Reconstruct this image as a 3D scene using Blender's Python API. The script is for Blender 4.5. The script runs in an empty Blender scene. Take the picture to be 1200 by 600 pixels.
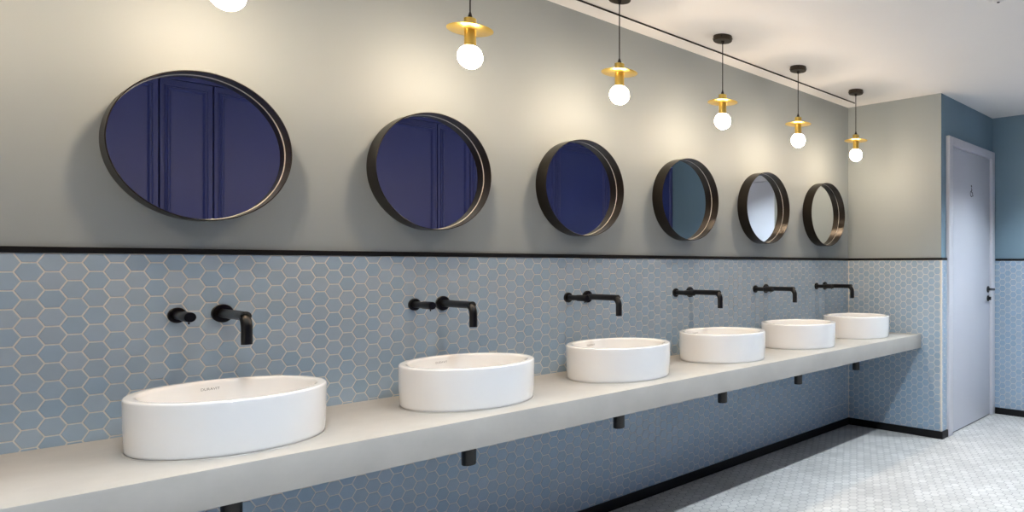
import bpy, bmesh, math, random
from mathutils import Vector, Matrix

random.seed(7)
sc = bpy.context.scene
C = sc.collection
PI = math.pi
R = math.radians

# ---------------------------------------------------------------- camera
H = 1.23
FPX, YAW, CX, CY, CAMY = 803.45, 37.1645, 898.6, 310.24, -2.7044
cd = bpy.data.cameras.new('camera')
cd.sensor_width = 36.0
cd.lens = FPX / 1200.0 * 36.0
cd.shift_x = (600.0 - CX) / 1200.0
cd.shift_y = (CY - 300.0) / 1200.0
cd.clip_start = 0.02
cam = bpy.data.objects.new('camera', cd)
cam.location = (0, CAMY, H)
cam.rotation_euler = (R(90), 0, R(YAW - 90))
C.objects.link(cam)
sc.camera = cam

# ---------------------------------------------------------------- world, exposure, light levels
w = bpy.data.worlds.new('world'); sc.world = w; w.use_nodes = True
w.node_tree.nodes['Background'].inputs[0].default_value = (0.5, 0.55, 0.6, 1)
w.node_tree.nodes['Background'].inputs[1].default_value = 0.2
vs = sc.view_settings
vs.view_transform = 'Standard'; vs.look = 'None'; vs.exposure = 1.72; vs.gamma = 1.0
vs.use_curve_mapping = False
BULB_COL, BULB_W = (1.0, 0.77, 0.55), 34.0            # warm globe pendants over the basins
DOWN_COL, DOWN_W = (0.81, 0.915, 1.0), 3500.0           # cool recessed downlights along the room
DOWN_X = [-0.90, 0.30, 1.50, 2.70, 3.90, 5.00]
DOWN_Y = -1.60

# ---------------------------------------------------------------- place measurements (metres)
ZC = 2.4437            # ceiling
XE = 4.608             # end wall
YE = -0.758            # wall with the white door
XF = 5.67              # far wall beyond the corner
YW = -3.009            # cubicle fronts across the room
XL = -2.0              # left end of the room
ZT = 1.262             # top of the tiling
PITCH, BASIN0, NSET = 0.7135, 0.6375, 6
CT, CTH, CF = 0.7311, 0.0975, -0.6122   # counter top, thickness, front edge

# ---------------------------------------------------------------- materials
def lin(r, g, b):
    f = lambda v: (v/255/12.92) if v/255 <= 0.04045 else ((v/255+0.055)/1.055)**2.4
    return (f(r), f(g), f(b), 1)

def mat(name, col, rough=0.5, metal=0.0, spec=0.5, noise=None, bump=None, coat=0.0, rnd=0.0, rough_noise=None, hue=0.0):
    """noise=(scale, amount) mottles the colour, bump=(scale, strength, distance); rnd varies each piece."""
    m = bpy.data.materials.new(name); m.use_nodes = True
    nt = m.node_tree; N = nt.nodes; L = nt.links
    b = N['Principled BSDF']
    b.inputs['Roughness'].default_value = rough
    b.inputs['Metallic'].default_value = metal
    b.inputs['Specular IOR Level'].default_value = spec
    b.inputs['Coat Weight'].default_value = coat
    b.inputs['Coat Roughness'].default_value = 0.08
    b.inputs['Base Color'].default_value = col
    geo = N.new('ShaderNodeNewGeometry')
    src = None
    if noise or rnd:
        hsv = N.new('ShaderNodeHueSaturation'); hsv.inputs['Color'].default_value = col
        val = None
        if noise:
            t = N.new('ShaderNodeTexNoise'); t.inputs['Scale'].default_value = noise[0]
            t.inputs['Detail'].default_value = 5; t.inputs['Roughness'].default_value = 0.6
            L.new(geo.outputs['Position'], t.inputs['Vector'])
            mr = N.new('ShaderNodeMapRange'); mr.inputs['From Min'].default_value = 0.25; mr.inputs['From Max'].default_value = 0.75
            mr.inputs['To Min'].default_value = 1-noise[1]; mr.inputs['To Max'].default_value = 1+noise[1]
            L.new(t.outputs['Fac'], mr.inputs['Value']); val = mr.outputs[0]
        if rnd:
            oi = N.new('ShaderNodeObjectInfo')
            ad = N.new('ShaderNodeMath'); ad.operation = 'ADD'
            L.new(oi.outputs['Random'], ad.inputs[0]); L.new(geo.outputs['Random Per Island'], ad.inputs[1])
            fr = N.new('ShaderNodeMath'); fr.operation = 'FRACT'; L.new(ad.outputs[0], fr.inputs[0])
            m2 = N.new('ShaderNodeMapRange'); m2.inputs['To Min'].default_value = 1-rnd; m2.inputs['To Max'].default_value = 1+rnd
            L.new(fr.outputs[0], m2.inputs['Value'])
            if val is None: val = m2.outputs[0]
            else:
                mu = N.new('ShaderNodeMath'); mu.operation = 'MULTIPLY'
                L.new(val, mu.inputs[0]); L.new(m2.outputs[0], mu.inputs[1]); val = mu.outputs[0]
            if hue:
                wn = N.new('ShaderNodeTexWhiteNoise'); wn.noise_dimensions = '1D'
                L.new(fr.outputs[0], wn.inputs['W'])
                m3 = N.new('ShaderNodeMapRange'); m3.inputs['To Min'].default_value = 1-hue; m3.inputs['To Max'].default_value = 1+hue
                L.new(wn.outputs['Value'], m3.inputs['Value']); L.new(m3.outputs[0], hsv.inputs['Saturation'])
        L.new(val, hsv.inputs['Value']); L.new(hsv.outputs[0], b.inputs['Base Color'])
    if bump:
        t = N.new('ShaderNodeTexNoise'); t.inputs['Scale'].default_value = bump[0]; t.inputs['Detail'].default_value = 3
        L.new(geo.outputs['Position'], t.inputs['Vector'])
        bp = N.new('ShaderNodeBump'); bp.inputs['Strength'].default_value = bump[1]; bp.inputs['Distance'].default_value = bump[2]
        L.new(t.outputs['Fac'], bp.inputs['Height']); L.new(bp.outputs[0], b.inputs['Normal'])
    if rough_noise:
        t = N.new('ShaderNodeTexNoise'); t.inputs['Scale'].default_value = rough_noise[0]; t.inputs['Detail'].default_value = 4
        L.new(geo.outputs['Position'], t.inputs['Vector'])
        mr = N.new('ShaderNodeMapRange'); mr.inputs['To Min'].default_value = rough-rough_noise[1]; mr.inputs['To Max'].default_value = rough+rough_noise[1]
        L.new(t.outputs['Fac'], mr.inputs['Value']); L.new(mr.outputs[0], b.inputs['Roughness'])
    return m

def emit(name, col, strength):
    m = bpy.data.materials.new(name); m.use_nodes = True
    b = m.node_tree.nodes['Principled BSDF']
    b.inputs['Base Color'].default_value = (0.9, 0.88, 0.85, 1)
    b.inputs['Emission Color'].default_value = (*col, 1); b.inputs['Emission Strength'].default_value = strength
    return m

M = {}
M['paint'] = mat('pale_grey_paint', lin(152, 161, 163), 0.62, noise=(1.3, 0.02), bump=(220, 0.06, 0.001))
M['teal'] = mat('paint_in_cool_light', lin(126, 153, 168), 0.6, noise=(1.3, 0.02), bump=(220, 0.06, 0.001))  # wall paint's darker, bluer copy: cooler light past the corner put into the colour
M['ceiling'] = mat('ceiling_paint', lin(238, 237, 235), 0.8, noise=(0.8, 0.015))
M['grout'] = mat('cream_grout', lin(224, 220, 212), 0.85, noise=(60, 0.05))
M['tile'] = mat('blue_grey_tile', lin(159, 180, 199), 0.34, spec=0.45, noise=(25, 0.03), rnd=0.035, hue=0.12, bump=(40, 0.05, 0.002))
M['floor_grout'] = mat('grey_grout', lin(150, 150, 150), 0.9, noise=(40, 0.1))
M['marble'] = mat('pale_marble', lin(190, 188, 185), 0.40, noise=(3.2, 0.20), rnd=0.10)
M['black'] = mat('black_trim', lin(9, 9, 10), 0.5, spec=0.3)
M['concrete'] = mat('microcement', lin(179, 175, 168), 0.46, noise=(5.5, 0.09), bump=(30, 0.06, 0.002), rough_noise=(7, 0.10))
M['ceramic'] = mat('white_ceramic', lin(246, 245, 243), 0.10, spec=0.55, coat=0.4)
M['tap'] = mat('black_metal', lin(10, 9, 9), 0.30, metal=0.0, spec=0.45, rough_noise=(30, 0.05))
M['frame'] = mat('dark_bronze', lin(54, 49, 44), 0.34, metal=0.85, noise=(20, 0.05))
M['silver'] = mat('silver_edge', lin(190, 187, 180), 0.45, metal=0.4)
M['mirror'] = mat('mirror_silver', lin(232, 236, 238), 0.0, metal=1.0)
M['brass'] = mat('brushed_brass', lin(226, 194, 104), 0.30, metal=1.0, noise=(30, 0.03))
M['canopy'] = mat('bronze_canopy', lin(62, 54, 45), 0.45, metal=0.6)
M['cord'] = mat('dark_cord', lin(28, 24, 22), 0.7)
M['bulb'] = emit('lit_globe', BULB_COL, BULB_W)
# globe emission weighted downward, added to soften the wall halo and lift the counter
_nt = M['bulb'].node_tree; _g = _nt.nodes.new('ShaderNodeNewGeometry'); _sx = _nt.nodes.new('ShaderNodeSeparateXYZ')
_r = _nt.nodes.new('ShaderNodeFloatCurve')
_cv = _r.mapping.curves[0]; _cv.points[0].location = (0.0, 1.0); _cv.points[1].location = (1.0, 0.25); _cv.points.new(0.5, 0.42); _r.mapping.update()
_a = _nt.nodes.new('ShaderNodeMath'); _a.operation = 'MULTIPLY_ADD'; _a.inputs[1].default_value = 0.5; _a.inputs[2].default_value = 0.5
_m = _nt.nodes.new('ShaderNodeMath'); _m.operation = 'MULTIPLY'; _m.inputs[1].default_value = BULB_W*2.0
_nt.links.new(_g.outputs['Normal'], _sx.inputs[0]); _nt.links.new(_sx.outputs['Z'], _a.inputs[0]); _nt.links.new(_a.outputs[0], _r.inputs['Value'])
_nt.links.new(_r.outputs[0], _m.inputs[0]); _nt.links.new(_m.outputs[0], _nt.nodes['Principled BSDF'].inputs['Emission Strength'])
M['lens'] = emit('lit_lens', DOWN_COL, DOWN_W)
M['white_metal'] = mat('white_enamel', lin(226, 226, 226), 0.4)
M['door'] = mat('pale_lilac_door', lin(212, 214, 222), 0.42, noise=(2, 0.015))
M['doorframe'] = mat('white_gloss_frame', lin(222, 222, 228), 0.38)
M['steel'] = mat('satin_steel', lin(140, 140, 145), 0.35, metal=0.9)
M['sign'] = mat('dark_grey_sign', lin(70, 72, 80), 0.5)
M['navy'] = mat('navy_paint', lin(50, 58, 118), 0.36, noise=(2, 0.03))
M['joint'] = mat('shadow_joint', lin(20, 22, 40), 0.8)
M['ink'] = mat('grey_ink', lin(125, 123, 122), 0.4)

# ---------------------------------------------------------------- mesh helpers
class MB:
    def __init__(s): s.v = []; s.f = []
    def add(s, v, f):
        o = len(s.v); s.v += [tuple(p) for p in v]; s.f += [tuple(i+o for i in q) for q in f]; return s
    def box(s, x0, x1, y0, y1, z0, z1):
        v = [(x0,y0,z0),(x1,y0,z0),(x1,y1,z0),(x0,y1,z0),(x0,y0,z1),(x1,y0,z1),(x1,y1,z1),(x0,y1,z1)]
        return s.add(v, [(0,3,2,1),(4,5,6,7),(0,1,5,4),(1,2,6,5),(2,3,7,6),(3,0,4,7)])
    def bbox(s, x0, x1, y0, y1, z0, z1, b=0.003, seg=2):
        """a box with rounded edges"""
        bm = bmesh.new(); bmesh.ops.create_cube(bm, size=1)
        for q in bm.verts: q.co = Vector(((x0+x1)/2+q.co.x*(x1-x0), (y0+y1)/2+q.co.y*(y1-y0), (z0+z1)/2+q.co.z*(z1-z0)))
        bmesh.ops.bevel(bm, geom=bm.edges[:], offset=b, segments=seg, affect='EDGES', profile=0.5)
        bm.verts.index_update()
        s.add([q.co[:] for q in bm.verts], [[q.index for q in f.verts] for f in bm.faces]); bm.free(); return s
    def lathe(s, prof, n=48, mx=None, closed=False):
        """prof: (r, z) list, turned about z; r=0 gives a pole"""
        mx = mx or Matrix(); v = []; f = []; rows = []
        for r, z in prof:
            if r < 1e-6: rows.append([len(v)]); v.append(mx @ Vector((0,0,z)))
            else:
                rows.append(list(range(len(v), len(v)+n)))
                v += [mx @ Vector((r*math.cos(2*PI*k/n), r*math.sin(2*PI*k/n), z)) for k in range(n)]
        pairs = list(zip(rows, rows[1:])) + ([(rows[-1], rows[0])] if closed else [])
        for a, b in pairs:
            for k in range(n):
                k2 = (k+1) % n
                if len(a) == 1 and len(b) == 1: continue
                if len(a) == 1: f.append((a[0], b[k2], b[k]))
                elif len(b) == 1: f.append((a[k], a[k2], b[0]))
                else: f.append((a[k], a[k2], b[k2], b[k]))
        return s.add(v, f)
    def tube(s, path, r, n=20, cap=True):
        path = [Vector(p) for p in path]; v = []; f = []
        t0 = (path[1]-path[0]).normalized()
        ref = Vector((1,0,0)) if abs(t0.x) < 0.9 else Vector((0,0,1))
        for i, p in enumerate(path):
            t = (path[min(i+1, len(path)-1)] - path[max(i-1, 0)]).normalized()
            a = (ref - t*ref.dot(t)).normalized(); b = t.cross(a)
            rr = r[i] if isinstance(r, (list, tuple)) else r
            v += [p + rr*(math.cos(2*PI*k/n)*a + math.sin(2*PI*k/n)*b) for k in range(n)]
        for i in range(len(path)-1):
            for k in range(n):
                k2 = (k+1) % n; f.append((i*n+k, i*n+k2, (i+1)*n+k2, (i+1)*n+k))
        if cap: f.append(tuple(range(n))[::-1]); f.append(tuple(range((len(path)-1)*n, len(path)*n)))
        return s.add(v, f)
    def mesh(s, name, m, smooth=None):
        me = bpy.data.meshes.new(name); me.from_pydata(s.v, [], s.f)
        if m is not None: me.materials.append(m)
        if smooth:
            bm = bmesh.new(); bm.from_mesh(me); bmesh.ops.recalc_face_normals(bm, faces=bm.faces); bm.to_mesh(me); bm.free()
            me.shade_smooth(); me.set_sharp_from_angle(angle=R(smooth))
        me.update(); return me
    def build(s, name, m, parent=None, smooth=None):
        o = bpy.data.objects.new(name, s.mesh(name, m, smooth)); C.objects.link(o); o.parent = parent; return o

def tag(o, label=None, cat=None, group=None, kind=None):
    for k, v in (('label', label), ('category', cat), ('group', group), ('kind', kind)):
        if v: o[k] = v
    return o
def empty(name, loc): o = bpy.data.objects.new(name, None); o.empty_display_size = 0.05; o.location = loc; C.objects.link(o); return o
def copy_tree(o, parent=None):
    c = o.copy(); C.objects.link(c); c.parent = parent
    for ch in o.children: copy_tree(ch, c)
    return c
def struct(name, mb, m, label=None, smooth=None): return tag(mb.build(name, m, None, smooth), label, None, None, 'structure')

# ================================================================ THE ROOM
floor = struct('floor', MB().box(XL-.1, XF+.1, YW-.12, .1, -.12, -.0006), M['floor_grout'], 'floor of small pale marble hexagon tiles')
wall_back = struct('wall_back', MB().box(XL-.1, XE+.1, 0, .1, -.0025, ZC+.2), M['paint'], 'long basin wall, pale grey paint above blue hexagon tiles')
wall_end = struct('wall_end', MB().box(XE, XE+.1, YE, 0, -.0025, ZC+.2), M['paint'], 'short end wall at the far end of the counter')
DX0, DX1, DZ1 = 4.762, 5.590, 2.10      # opening of the white door
wall_side = struct('wall_side', MB().box(XE+.1, DX0, YE, YE+.1, -.0025, ZC+.2).box(DX1, XF, YE, YE+.1, -.0025, ZC+.2)
                   .box(DX0, DX1, YE, YE+.1, DZ1, ZC+.2).box(XE+.0005, XE+.1, YE-.0006, YE, -.0025, ZC), M['teal'], 'teal wall around the white door past the corner')
FD0, FD1 = -2.06, -1.24                  # opening of the door in the far wall
wall_far = struct('wall_far', MB().box(XF, XF+.1, FD1, YE+.1, -.0025, ZC+.2).box(XF, XF+.1, YW-.12, FD0, -.0025, ZC+.2)
                  .box(XF, XF+.1, FD0, FD1, DZ1, ZC+.2), M['teal'], 'teal wall at the far right')
wall_left = struct('wall_left', MB().box(XL-.1, XL, YW-.12, 0, -.0025, ZC+.2), M['ceiling'])
wall_front = struct('wall_front', MB().box(XL, XF, YW-.12, YW-.035, -.0025, ZC+.2), M['joint'])

# ceiling: one sheet with round openings for the downlights
def ceiling_mesh():
    mb = MB(); n = 40; h = 0.10; rr = 0.046
    xs = sorted({XL-.1, XF+.1, *[x-h for x in DOWN_X], *[x+h for x in DOWN_X]}); ys = [YW-.12, DOWN_Y-h, DOWN_Y+h, .1]
    for i in range(len(xs)-1):
        for j in range(3):
            x0, x1, y0, y1 = xs[i], xs[i+1], ys[j], ys[j+1]
            hit = [x for x in DOWN_X if j == 1 and abs((x0+x1)/2-x) < 1e-4]
            if not hit: mb.add([(x0,y0,ZC),(x1,y0,ZC),(x1,y1,ZC),(x0,y1,ZC)], [(3,2,1,0)]); continue
            c = hit[0]; v = []
            for k in range(n):
                a = 2*PI*k/n; ca, sa = math.cos(a), math.sin(a); q = h/max(abs(ca), abs(sa))
                v += [(c+rr*ca, DOWN_Y+rr*sa, ZC), (c+q*ca, DOWN_Y+q*sa, ZC)]
            mb.add(v, [(2*k, 2*k+1, (2*k+3) % (2*n), (2*k+2) % (2*n))[::-1] for k in range(n)])
    mb.box(XL-.1, XF+.1, YW-.12, .1, ZC+.12, ZC+.2)
    return mb
ceiling = struct('ceiling', ceiling_mesh(), M['ceiling'], 'plain white ceiling')

# skirting, dado rail and corner strips
bh, bt = 0.052, 0.012
def strip(name, boxes, m, label): 
    mb = MB()
    for b in boxes: mb.bbox(*b, b=0.0015, seg=1)
    return struct(name, mb, m, label)
strip('baseboard_back', [(XL, XE-bt, -bt-.006, -.0005, 0, bh)], M['black'], 'low black skirting under the basin wall')
strip('baseboard_end', [(XE-bt-.006, XE-.0005, YE-bt-.006, -.0005, 0, bh)], M['black'], 'low black skirting along the short end wall')
strip('baseboard_side', [(XE-.0005, 4.692, YE-bt-.006, YE-.0005, 0, bh)], M['black'], 'black skirting between the corner and the door frame')
strip('baseboard_far', [(XF-bt-.006, XF-.0005, -1.17, YE-.026, 0, bh), (XF-bt-.006, XF-.0005, YW, -2.13, 0, bh)], M['black'], 'black skirting under the far wall')
rt = 0.011
strip('trim_1', [(XL, XE-rt, -rt, -.0003, ZT+.001, ZT+.0175)], M['black'], 'thin black rail capping the tiles on the basin wall')
strip('trim_2', [(XE-rt, XE-.0003, YE-rt, -.0003, ZT+.001, ZT+.0175)], M['black'], 'thin black rail capping the tiles on the short end wall')
strip('trim_3', [(XE-.0003, 4.692, YE-rt, YE-.0008, ZT+.001, ZT+.0175)], M['black'], 'short black rail beside the door frame')
strip('trim_4', [(XF-rt, XF-.0003, -1.17, YE-.026, ZT+.001, ZT+.0175), (XF-rt, XF-.0003, YW, -2.13, ZT+.001, ZT+.0175)], M['black'], 'thin black rail on the far wall')
strip('trim_5', [(XE-.0125, XE-.0045, -.0125, -.0045, bh, ZT)], M['grout'], 'cream sealant line in the tiled inside corner')
strip('trim_6', [(XE-.0092, XE+.004, YE-.0092, YE+.004, bh, ZT)], M['grout'], 'cream edge strip on the tiled outside corner')

# white doors (frame, leaf, hinges, lever)
def door(name, x0, x1, ztop, label, mx, furniture=True):
    """leaf faces -y at y=0 locally; hinges at x0"""
    root = empty(name, (0,0,0)); root.matrix_world = mx; tag(root, label, None, None, 'structure')
    fw, ft = 0.068, 0.026
    fr = MB().bbox(x0-fw, x0+.006, -ft, .06, 0, ztop+fw-.012, b=.004).build('frame_post', M['doorframe'], root, 40)
    MB().bbox(x1-.006, x1+fw, -ft, .06, 0, ztop+fw-.012, b=.004).build('frame_post', M['doorframe'], root, 40)
    MB().bbox(x0+.006, x1-.006, -ft, .06, ztop-.006, ztop+fw-.012, b=.004).build('frame_head', M['doorframe'], root, 40)
    leaf = MB().bbox(x0+.010, x1-.010, -.008, .036, .008, ztop-.010, b=.003).build('door_leaf', M['door'], root, 40)
    for z in (1.90, 1.10, .285):
        MB().tube([(x0+.008, -.011, z-.05), (x0+.008, -.011, z+.05)], .006, 12).build('hinge', M['steel'], root, 40)
    if furniture:
        hx = x1-.055; ry = Matrix.Translation((hx, -.008, 1.03)) @ Matrix.Rotation(R(90), 4, 'X')
        hd = MB().lathe([(0,0),(.026,0),(.026,.007),(.023,.009),(0,.009)], 32, ry).build('handle_rose', M['tap'], root, 40)
        path = [(hx, -.012, 1.03), (hx, -.045, 1.03)] + [(hx-.016+.016*math.cos(a), -.047-.016*math.sin(a), 1.03) for a in [PI/2*k/6 for k in range(7)]] + [(hx-.135, -.063, 1.03)]
        MB().tube(path, .0095, 16).build('lever', M['tap'], hd, 40)
        ry2 = Matrix.Translation((hx, -.008, .957)) @ Matrix.Rotation(R(90), 4, 'X')
        lk = MB().lathe([(0,0),(.024,0),(.024,.006),(.021,.008),(0,.008)], 32, ry2).build('lock_plate', M['tap'], root, 40)
        MB().bbox(hx-.004, hx+.004, -.036, -.015, .943, .971, b=.002).build('thumb_turn', M['tap'], lk)
    return root, leaf
d1, leaf1 = door('door_1', DX0, DX1, DZ1, 'white door with black lever handle past the end of the counter', Matrix.Translation((0, YE, 0)))
# small figure sign on the leaf: a seated figure over an open wheel
sx, sz, sy = 5.175, 1.793, -.0095
sg = MB()
def flat_line(mb, pts, wd, y):
    for (a, b) in zip(pts, pts[1:]):
        a = Vector((a[0],0,a[1])); b = Vector((b[0],0,b[1])); t = (b-a).normalized(); nn = Vector((-t.z,0,t.x))*wd/2
        q = [a-nn-t*wd*.3, b-nn+t*wd*.3, b+nn+t*wd*.3, a+nn-t*wd*.3]
        v = [(sx+p.x, y, sz+p.z) for p in q] + [(sx+p.x, y+.0015, sz+p.z) for p in q]
        mb.add(v, [(0,1,2,3),(7,6,5,4),(0,4,5,1),(1,5,6,2),(2,6,7,3),(3,7,4,0)])
flat_line(sg, [(-.004,.030),(-.002,-.004),(.016,-.006),(.022,-.030),(.030,-.030)], .007, sy)
flat_line(sg, [(-.003,.014),(.012,.014)], .006, sy)
flat_line(sg, [(.0+.024*math.cos(a)-.004, -.016+.022*math.sin(a)) for a in [R(100+23*k) for k in range(10)]], .0055, sy)
sg.lathe([(0,0),(.008,0),(.008,.0015),(0,.0015)], 16, Matrix.Translation((sx-.005, sy+.0015, sz+.043)) @ Matrix.Rotation(R(90),4,'X'))
sgo = sg.build('figure_sign', M['sign'], d1); sgo['label'] = 'small dark figure symbol on the door'
door('door_2', -FD1, -FD0, DZ1, 'white door in the far wall, reflected in the fifth mirror',
     Matrix.Translation((XF, 0, 0)) @ Matrix.Rotation(R(-90), 4, 'Z'), furniture=True)

# ================================================================ COUNTER
ct = MB().bbox(XL, XE-.0095, CF, -.0095, CT-CTH, CT, b=0.0025, seg=2).build('counter', M['concrete'], None, 40)
tag(ct, 'long pale microcement counter slab running along the tiled wall', 'counter')

# ================================================================ THE REPEATED SETS (pitch along the wall)
ORD = ['first', 'second', 'third', 'fourth', 'fifth', 'sixth']

# --- vessel basin
RB, HB = 0.2295, 0.1470
def basin_proto():
    root = empty('vessel_basin', (0,0,0))
    p = [(0,.0005),(.205,.0005),(.222,.0005),(.2250,.004),(.2262,.012),(.2285,.07),(RB,.125)]
    rb = .0065
    p += [(RB-rb+rb*math.cos(a), HB-rb+rb*math.sin(a)) for a in [R(15*k) for k in range(0,7)]]
    ri, rk = .2000, .0105
    p += [(ri+rk-rk*math.sin(a), HB-rk+rk*math.cos(a)) for a in [R(15*k) for k in range(0,7)]]
    p += [(.1990,.10),(.1970,.062)]
    p += [(.1570+.040*math.cos(a), .062-.040*math.sin(a)) for a in [R(12*k) for k in range(0,8)]]
    p += [(.10,.0195),(.036,.0170),(.034,.016),(0,.016)]
    MB().lathe(p, 96).build('bowl', M['ceramic'], root, 50)
    MB().lathe([(.224,.0),(.2292,.0),(.2285,.0015),(.2262,.0028)], 96).build('sealant_ring', M['concrete'], root, 60)
    MB().lathe([(0,.017),(.031,.017),(.031,.021),(.028,.023),(0,.0236)], 32).build('waste_cover', M['tap'], root, 40)
    # printed wordmark on the inner back wall
    cu = bpy.data.curves.new('wordmark', 'FONT'); cu.body = 'DURAVIT'; cu.size = 0.0108; cu.align_x = 'CENTER'; cu.extrude = 0.0; cu.space_character = 1.05
    to = bpy.data.objects.new('tmp_text', cu); C.objects.link(to)
    dg = bpy.context.evaluated_depsgraph_get(); me = bpy.data.meshes.new_from_object(to.evaluated_get(dg))
    bpy.data.objects.remove(to); 
    rr = .1994
    for v in me.vertices:
        a = PI/2 - v.co.x/rr; z = .1185 + v.co.y; r2 = rr - .0006 - (0.0 if z > .1 else 0)
        v.co = Vector((r2*math.cos(a), r2*math.sin(a), z))
    me.materials.clear(); me.materials.append(M['ink']); me.update()
    wo = bpy.data.objects.new('wordmark', me); C.objects.link(wo); wo.parent = root; wo['label'] = 'small grey printed wordmark'
    return root

# --- wall tap: spout with round plate, separate handle with round plate
def tap_proto():
    root = empty('wall_tap', (0,0,0)); rx = Matrix.Rotation(R(90), 4, 'X'); y0 = -.0072
    def plate(x, r): return MB().lathe([(0,0),(r,0),(r,.007),(r-.002,.009),(0,.009)], 40, Matrix.Translation((x, y0, 0)) @ rx)
    sx_, hx_ = .0535, -.0580
    plate(sx_, .0290).build('spout_plate', M['tap'], root, 40)
    rb = .036; ye = -.2385; zd = -.083
    path = [(sx_, y0-.002, 0)] + [(sx_, ye+rb-.03*(1-k/3), 0) for k in range(3)]
    path += [(sx_, ye+rb-rb*math.sin(a), -rb+rb*math.cos(a)) for a in [R(9*k) for k in range(0,11)]] + [(sx_, ye, zd)]
    MB().tube(path, .0142, 24).build('spout', M['tap'], root, 45)
    plate(hx_, .0235).build('handle_plate', M['tap'], root, 40)
    h = MB().lathe([(0,0),(.0128,0),(.0128,.070),(.0148,.072),(.0148,.136),(.0138,.138),(0,.138)], 28, Matrix.Translation((hx_, y0-.004, 0)) @ rx).build('handle', M['tap'], root, 40)
    MB().tube([(hx_, -.134, -.012), (hx_, -.134, -.021)], .0026, 10).build('lever_pin', M['tap'], h, 40)
    return root

# --- waste trap stub below the counter
def trap_proto():
    root = empty('waste_trap', (0,0,0)); zt = CT-CTH
    MB().lathe([(0,.494),(.0235,.494),(.0255,.497),(.0255,zt-.030),(.0255,zt-.0005),(0,zt-.0005)], 36).build('trap_body', M['tap'], root, 40)
    MB().tube([(0,.015,zt-.028),(0,.2935,zt-.028)], .0165, 20).build('outlet_pipe', M['tap'], root, 40)
    return root

# --- round mirror in a deep ring frame
RM, DM, ZM = 0.2269, 0.0758, 1.5919
def mirror_proto():
    root = empty('round_mirror', (0,0,0)); mx = Matrix.Rotation(R(90), 4, 'X')      # local z -> -y
    th = .0030
    MB().lathe([(RM,.0004),(RM,DM-.0006),(RM-.0006,DM),(RM-th+.0006,DM),(RM-th,DM-.0006),(RM-th,.0004)], 128, mx, closed=True).build('ring_frame', M['frame'], root, 40)
    MB().lathe([(0,.0004),(RM-th-.0003,.0004),(RM-th-.0003,.0225),(0,.0225)], 128, mx).build('backing', M['black'], root, 40)
    MB().lathe([(0,.0250),(RM-th-.0028,.0250)], 128, mx).build('mirror_glass', M['mirror'], root)
    MB().lathe([(RM-th-.0034,.0226),(RM-th-.0003,.0226),(RM-th-.0003,.0266),(RM-th-.0022,.0264),(RM-th-.0034,.0250)], 128, mx).build('glass_edge', M['silver'], root, 60)
    return root

# --- pendant lamp with brass disc and globe bulb
YP, ZP = -0.3144, 1.9940
def pendant_proto():
    root = empty('pendant_lamp', (0,0,0)); zc = ZC-ZP
    cn = MB().lathe([(0,zc-.026),(.047,zc-.026),(.050,zc-.023),(.050,zc-.0003),(0,zc-.0003)], 48).build('canopy', M['canopy'], root, 40)
    for a in (R(215), R(305), R(35), R(125)):
        MB().lathe([(0,.002),(.004,.002),(.004,0),(0,0)], 12, Matrix.Translation((.0505*math.cos(a), .0505*math.sin(a), zc-.013)) @ Matrix.Rotation(a, 4, 'Z') @ Matrix.Rotation(R(90), 4, 'Y')).build('screw', M['black'], cn)
    MB().lathe([(0,zc-.040),(.006,zc-.040),(.009,zc-.026),(0,zc-.026)], 20).build('cord_stay', M['cord'], root, 40)
    MB().tube([(0,0,.156),(0,0,zc-.038)], .0026, 12).build('cord', M['cord'], root, 40)
    MB().lathe([(0,.140),(.0085,.140),(.0070,.150),(.0042,.160),(.0030,.164),(0,.164)], 24).build('cord_grip', M['cord'], root, 50)
    MB().lathe([(0,.1008),(.0215,.1008),(.0215,.1385),(.0200,.140),(0,.140)], 40).build('cap', M['brass'], root, 40)
    MB().lathe([(0,.0983),(.0790,.0983),(.0800,.0991),(.0800,.1000),(.0790,.1008),(0,.1008)], 72).build('disc', M['brass'], root, 40)
    MB().lathe([(0,.0983),(.0205,.0983),(.0205,.033),(.0195,.033),(.0195,.038),(0,.038)], 40).build('socket_tube', M['brass'], root, 40)
    bm = bmesh.new(); bmesh.ops.create_icosphere(bm, subdivisions=3, radius=.0435)
    mb = MB(); bm.verts.index_update(); mb.add([v.co[:] for v in bm.verts], [[v.index for v in f.verts] for f in bm.faces]); bm.free()
    mb.build('bulb', M['bulb'], root, 80)
    return root

def lay_out(proto, place, labels, cat, group):
    """labels[0] is for the set just past the left edge of the frame, then the six in the photograph"""
    out = []
    for i in range(7):
        o = proto if i == 0 else copy_tree(proto)
        o.location = place(i-1); tag(o, labels[i], cat, group); out.append(o)
    return out
bx = lambda i: BASIN0 + PITCH*i
lay_out(basin_proto(), lambda i: (bx(i), -.301, CT), 
    ['round white basin on the counter left of the first one in view',
     'largest and nearest round white basin, at the left end of the counter',
     'second round white basin from the left, on the pale counter',
     'third round white basin from the left, on the pale counter',
     'fourth round white basin from the left, on the pale counter',
     'fifth round white basin from the left, partly in front of the last one',
     'smallest and farthest round white basin, beside the short end wall'], 'basin', 'vessel basins on the counter')
lay_out(tap_proto(), lambda i: (bx(i), 0, 1.076),
    ['black wall tap left of the first one in view',
     'nearest black wall tap and separate handle, above the largest basin',
     'second black wall tap from the left, spout over the second basin',
     'third black wall tap from the left, spout over the third basin',
     'fourth black wall tap from the left, spout over the fourth basin',
     'fifth black wall tap from the left, spout over the fifth basin',
     'farthest black wall tap, beside the tiled inside corner'], 'tap', 'black wall taps above the basins')
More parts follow.
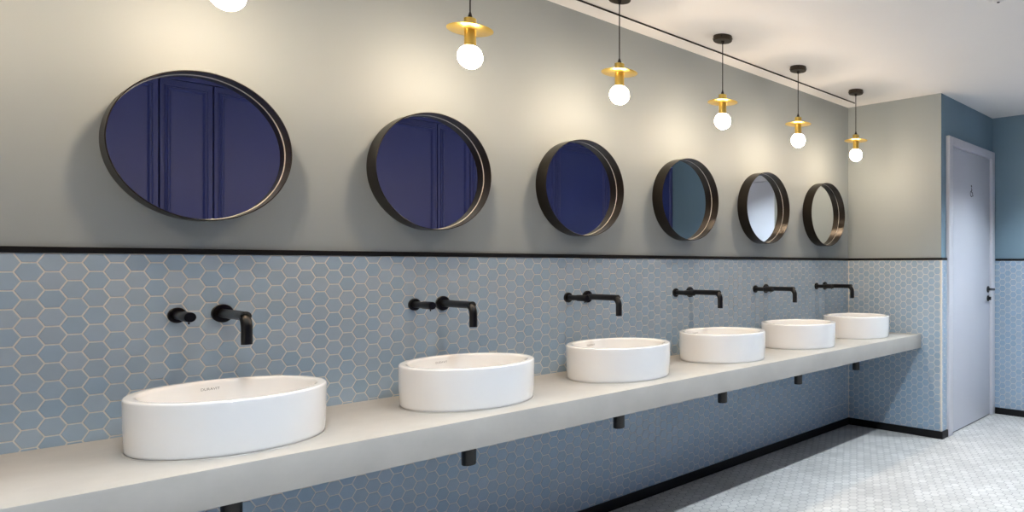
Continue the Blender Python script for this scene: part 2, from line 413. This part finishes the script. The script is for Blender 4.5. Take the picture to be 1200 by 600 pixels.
lay_out(trap_proto(), lambda i: (bx(i), -.301, 0),
    ['black waste trap left of the first one in view',
     'black waste trap under the largest basin, cut by the bottom of the photo',
     'black waste trap hanging under the counter below the second basin',
     'black waste trap hanging under the counter below the third basin',
     'black waste trap hanging under the counter below the fourth basin',
     'black waste trap hanging under the counter below the fifth basin',
     'farthest and smallest black waste trap, below the last basin'], 'waste trap', 'waste traps under the counter')
lay_out(mirror_proto(), lambda i: (.6349+.7147*i, 0, ZM),
    ['round dark-framed mirror left of the first one in view',
     'largest round dark-framed mirror, at the left, reflecting three navy panels',
     'second round mirror from the left, reflecting two navy panels and a joint',
     'third round mirror from the left, reflecting one navy panel',
     'fourth round mirror from the left, reflecting teal wall and a navy edge',
     'fifth round mirror from the left, reflecting a white door',
     'smallest round mirror beside the corner, reflecting plain beige wall'], 'mirror', 'round mirrors on the wall')
xp = lambda i: 1.3488+.7075*(i-1) - (.017 if i == 0 else 0)
lay_out(pendant_proto(), lambda i: (xp(i), YP, ZP),
    ['brass disc pendant lamp left of the first one in view',
     'pendant lamp at upper left, only its lit globe showing below the top edge',
     'nearest whole brass disc pendant lamp, above the second mirror',
     'brass disc pendant lamp above the third mirror',
     'brass disc pendant lamp above the fourth mirror',
     'brass disc pendant lamp above the fifth mirror',
     'farthest brass disc pendant lamp, by the short end wall'], 'pendant lamp', 'brass pendant lamps over the basins')

# cable along the ceiling
cb = MB().tube([(XL+.01, -.125, ZC-.0045), (4.487, -.128, ZC-.0045)], .0042, 10).build('ceiling_cable', M['cord'], None, 40)
tag(cb, 'thin black cable running along the ceiling above the mirrors', 'cable')

# recessed downlights
def downlight_proto():
    root = empty('downlight', (0,0,0))
    MB().lathe([(.0425,.0012),(.0425,-.004),(.046,-.0055),(.054,-.0045),(.056,-.0008),(.056,-.0002)], 48).build('trim_ring', M['white_metal'], root, 40)
    MB().lathe([(.0425,.0012),(.041,.060),(.041,.09),(0,.09)], 48).build('baffle', M['canopy'], root, 40)
    MB().lathe([(0,.044),(.018,.044),(.018,.048),(0,.048)], 32).build('lens', M['lens'], root)
    return root
dl = downlight_proto()
for i, x in enumerate(DOWN_X):
    o = dl if i == 0 else copy_tree(dl)
    o.location = (x, DOWN_Y, ZC)
    tag(o, 'recessed white downlight in the ceiling, %s' % ['at the left end of the room', 'beside the camera', 'above the open floor by the second basin',
            'above the open floor by the third basin', 'above the open floor by the fifth basin', 'before the far wall'][i], 'downlight', 'recessed downlights in the ceiling')
# ceiling sensor, its lower edge peeping in at the top of the photograph
sn = empty('ceiling_sensor', (3.105, -1.665, ZC)); tag(sn, 'small round white sensor on the ceiling at the top right edge', 'sensor')
MB().lathe([(0,-.012),(.030,-.012),(.046,-.010),(.052,-.004),(.052,-.0003),(0,-.0003)], 40).build('sensor_base', M['white_metal'], sn, 40)
MB().lathe([(.026,-.012),(.024,-.019),(.015,-.025),(0,-.027)], 32).build('sensor_lens', M['white_metal'], sn, 60)
MB().lathe([(0,-.0285),(.006,-.0280),(.007,-.0262),(0,-.0255)], 20).build('sensor_eye', M['black'], sn, 60)

# ================================================================ NAVY CUBICLE FRONTS (seen in the mirrors)
NAR, FIX, DOO = 'narrow', 'fixed', 'door'
segs = [(XL, -1.27, FIX), (-1.27, -.65, DOO), (-.65, -.37, NAR), (-.37, .51, FIX), (.51, 1.130, DOO), (1.130, 1.405, NAR),
        (1.405, 2.285, FIX), (2.285, 2.907, DOO), (2.907, 3.196, NAR), (3.196, 4.080, FIX), (4.080, 4.701, DOO), (4.701, 4.976, NAR), (4.976, XF, FIX)]
def moulding(mb, x0, x1, z0, z1, y, prof):
    """picture-frame moulding; prof = (inset, proud) steps"""
    n = len(prof); v = []
    for ins, pr in prof:
        v += [(x0+ins, y+pr, z0+ins), (x1-ins, y+pr, z0+ins), (x1-ins, y+pr, z1-ins), (x0+ins, y+pr, z1-ins)]
    mb.add(v, [(4*i+k, 4*i+(k+1) % 4, 4*(i+1)+(k+1) % 4, 4*(i+1)+k) for i in range(n-1) for k in range(4)])
where = ['at the left end', 'far left', 'far left', 'behind the camera', 'at the left of the first mirror', 'in the middle of the first mirror', 'at the right of the first mirror',
         'at the left of the second mirror', 'at the right of the second mirror', 'at the left edge of the third mirror', 'filling the third mirror', 'at the right edge of the third mirror', 'at the left edge of the fourth mirror']
for (x0, x1, kind), wh in zip(segs, where):
    g = .003
    root = empty({DOO: 'cubicle_door', FIX: 'cubicle_screen', NAR: 'cubicle_pilaster'}[kind], ((x0+x1)/2, YW, 0)); cx = (x0+x1)/2
    a, b = x0+g-cx, x1-g-cx
    zb, zt = .012, 2.412
    MB().bbox(a, b, -.034, 0, zb, zt, b=.003, seg=1).build('board', M['navy'], root)
    for (m0, m1) in ((zb+.045, 1.02), (1.075, 2.375)):
        mb = MB(); moulding(mb, a+.022, b-.022, m0, m1, 0, [(0,0),(.002,.008),(.008,.011),(.013,.008),(.016,.014),(.022,.014),(.028,.005),(.032,0)])
        mb.build('moulding', M['navy'], root)
    lab = {NAR: 'narrow navy pilaster panel', FIX: 'wide navy cubicle panel', DOO: 'navy panelled cubicle door'}[kind]
    tag(root, lab + ' reflected ' + wh if 'mirror' in wh else lab + ' across the room, ' + wh, 'door' if kind == DOO else 'panel', 'navy cubicle fronts across the room')
hd = MB().bbox(XL, XF, YW-.030, YW+.006, 2.4145, ZC-.0003, b=.002, seg=1).build('cubicle_head_rail', M['navy'])
tag(hd, 'navy head rail over the cubicle fronts, under the ceiling', 'rail')

# ================================================================ TILES: hexagons of 50 mm, flat edge up
bpy.context.view_layer.update()
DG = bpy.context.evaluated_depsgraph_get()
camloc = Vector((0, CAMY, H)); th = R(YAW)
def px(p):
    dx, dy, dz = p[0], p[1]-CAMY, p[2]-H
    dep = dx*math.cos(th)+dy*math.sin(th); r = dx*math.sin(th)-dy*math.cos(th)
    if dep < .05: return None
    return CX+FPX*r/dep, CY-FPX*dz/dep
def clip(poly, rect):
    for ax, lim, sg_ in ((0, rect[0], 1), (0, rect[1], -1), (1, rect[2], 1), (1, rect[3], -1)):
        out = []
        for i in range(len(poly)):
            p, q = poly[i], poly[(i+1) % len(poly)]
            dp, dq = (p[ax]-lim)*sg_, (q[ax]-lim)*sg_
            if dp >= 0: out.append(p)
            if dp*dq < 0: t = dp/(dp-dq); out.append((p[0]+(q[0]-p[0])*t, p[1]+(q[1]-p[1])*t))
        poly = out
        if len(poly) < 3: return []
    return poly
def area(poly): return 0.5*sum(poly[i][0]*poly[(i+1) % len(poly)][1]-poly[(i+1) % len(poly)][0]*poly[i][1] for i in range(len(poly)))
RP, CP, GAP = 0.0500, 0.04365, 0.0036            # row pitch, column pitch, grout joint
def tile_geo(poly, t, bev):
    """poly centred on 0; three rings: foot, shoulder, face"""
    n = len(poly); rm = max(.006, min(math.hypot(*p) for p in poly)); k = max(.4, 1-bev/rm)
    v = [(a, b, 0) for a, b in poly] + [(a, b, t-bev*.55) for a, b in poly] + [(a*k, b*k, t) for a, b in poly]
    f = [(j*n+i, j*n+(i+1) % n, (j+1)*n+(i+1) % n, (j+1)*n+i) for j in (0, 1) for i in range(n)] + [tuple(range(2*n, 3*n))]
    return v, f
def tile_field(parent, name, origin, U, V, a0, b0, regions, m, t=.0035, bev=.0009, most=300, tilt=.22, cut=None):
    """hexagons on the plane origin + a*U + b*V; (a0,b0) is one cell centre; regions = clip rectangles (a_min,a_max,b_min,b_max)"""
    U, V = Vector(U), Vector(V); Nn = U.cross(V); origin = Vector(origin)
    s = (RP-GAP)/math.sqrt(3); sx_ = CP/(RP*.866)
    hexa = [(s*sx_*math.cos(R(60*k)), s*math.sin(R(60*k))) for k in range(6)]
    full = None; cells = []
    A0, A1 = min(r[0] for r in regions), max(r[1] for r in regions); B0, B1 = min(r[2] for r in regions), max(r[3] for r in regions)
    for i in range(int((A0-a0)/CP)-2, int((A1-a0)/CP)+3):
        for j in range(int((B0-b0)/RP)-2, int((B1-b0)/RP)+3):
            ca = a0+i*CP; cb = b0+j*RP+(RP/2 if i % 2 else 0)
            h = [(ca+p, cb+q) for p, q in hexa]
            for piece in (cut(h) if cut else [h]):
                best = []
                for r in regions:
                    q = clip(piece, r) if piece else []
                    if q and (not best or area(q) > area(best)): best = q
                if len(best) < 3 or area(best) < 8e-5: continue
                whole = abs(area(best)-area(hexa)) < 1e-7
                cc = (ca, cb) if whole else (sum(p[0] for p in best)/len(best), sum(p[1] for p in best)/len(best))
                wc = origin + U*cc[0] + V*cc[1]; sc_px = 0
                pp = [px(origin+U*p+V*q) for p, q in best]
                if all(pp) and Nn.dot(camloc-wc) > 0:
                    c2 = [sum(q[0] for q in pp)/len(pp), sum(q[1] for q in pp)/len(pp)]
                    if -4 < c2[0] < 1204 and -4 < c2[1] < 604: sc_px = abs(area(pp))
                cells.append([sc_px, cc, [(p-cc[0], q-cc[1]) for p, q in best], whole, wc])
    cells.sort(key=lambda c: -c[0])
    mw = Matrix((U, V, Nn)).transposed().to_4x4()
    chosen = 0; rest = MB(); hexmesh = None
    for sc_px, cc, poly, whole, wc in cells:
        seen = False
        if chosen < most and sc_px > 0:
            tgt = wc + Nn*(t+.002); d = tgt-camloc; L = d.length
            seen = not sc.ray_cast(DG, camloc, d.normalized(), distance=L-.004)[0]
        rot = Matrix.Rotation(R(random.gauss(0, tilt)), 4, 'X') @ Matrix.Rotation(R(random.gauss(0, tilt)), 4, 'Y')
        if seen:
            if whole:
                if hexmesh is None:
                    v, f = tile_geo(poly, t, bev); hexmesh = MB().add(v, f).mesh(name, m)
                me = hexmesh
            else:
                v, f = tile_geo(poly, t, bev); me = MB().add(v, f).mesh(name, m)
            o = bpy.data.objects.new(name, me); C.objects.link(o); o.parent = parent
            o.matrix_world = Matrix.Translation(wc) @ mw @ rot; chosen += 1
        else:
            v, f = tile_geo(poly, t, bev); T = Matrix.Translation(wc) @ mw @ rot
            rest.add([T @ Vector(q) for q in v], f)
    if rest.v:
        o = rest.build(name + '_field', m, parent); o['kind'] = 'stuff'
E1 = .0030
def bed(parent, b): MB().box(*b).build('grout_bed', M['grout'], parent)
zt0 = 1.236 - RP/2          # centre height of a cell below the half tiles at the rail
bed(wall_back, (XL, XE, -.0068, 0, 0, ZT))
PANEL1, PANEL2 = (2.272, 2.569, .160), (4.255, 4.556, .168)        # removable access panels in the tiling
g = .0022
def panel_pieces(h):
    """cut a cell along the joints of the access panels"""
    for (p0, p1, pz) in (PANEL1, PANEL2):
        top = CT-CTH-.02
        if max(q[0] for q in h) > p0-g and min(q[0] for q in h) < p1+g and max(q[1] for q in h) > pz-g and min(q[1] for q in h) < top:
            return [clip(h, (p0+g, p1-g, pz+g, 9)), clip(h, (-9, p0-g, -9, 9)), clip(h, (p1+g, 9, -9, 9)), clip(h, (p0-g, p1+g, -9, pz-g))]
    return [h]
tile_field(wall_back, 'wall_tile', (0, -.0045, 0), (1,0,0), (0,0,1), .271, zt0, [(XL, XE-.010, bh, ZT-.001)], M['tile'], cut=panel_pieces)
bed(wall_end, (XE-.0068, XE, YE, -.0068, 0, ZT))
tile_field(wall_end, 'wall_tile', (XE-.0045, 0, 0), (0,-1,0), (0,0,1), .034, zt0+RP/2, [(.0125, -YE-.001, bh, ZT-.001)], M['tile'])
bed(wall_side, (XE, 4.70, YE-.0068, YE, 0, ZT))
tile_field(wall_side, 'wall_tile', (0, YE-.0045, 0), (1,0,0), (0,0,1), XE+.045, zt0, [(XE+.005, 4.690, bh, ZT-.001)], M['tile'])
bed(wall_far, (XF-.0068, XF, -1.17, YE, 0, ZT)); bed(wall_far, (XF-.0068, XF, YW, -2.13, 0, ZT))
tile_field(wall_far, 'wall_tile', (XF-.0045, 0, 0), (0,-1,0), (0,0,1), .80, zt0, [(.759, 1.168, bh, ZT-.001), (2.132, -YW-.002, bh, ZT-.001)], M['tile'])
tile_field(floor, 'floor_tile', (0, 0, -.0028), (1,0,0), (0,1,0), .02, -.03, [(XL, XE-.0005, YW, -.001), (XL, XF-.001, YW, YE-.001)], M['marble'], t=.0028, bev=.0008, tilt=.12)
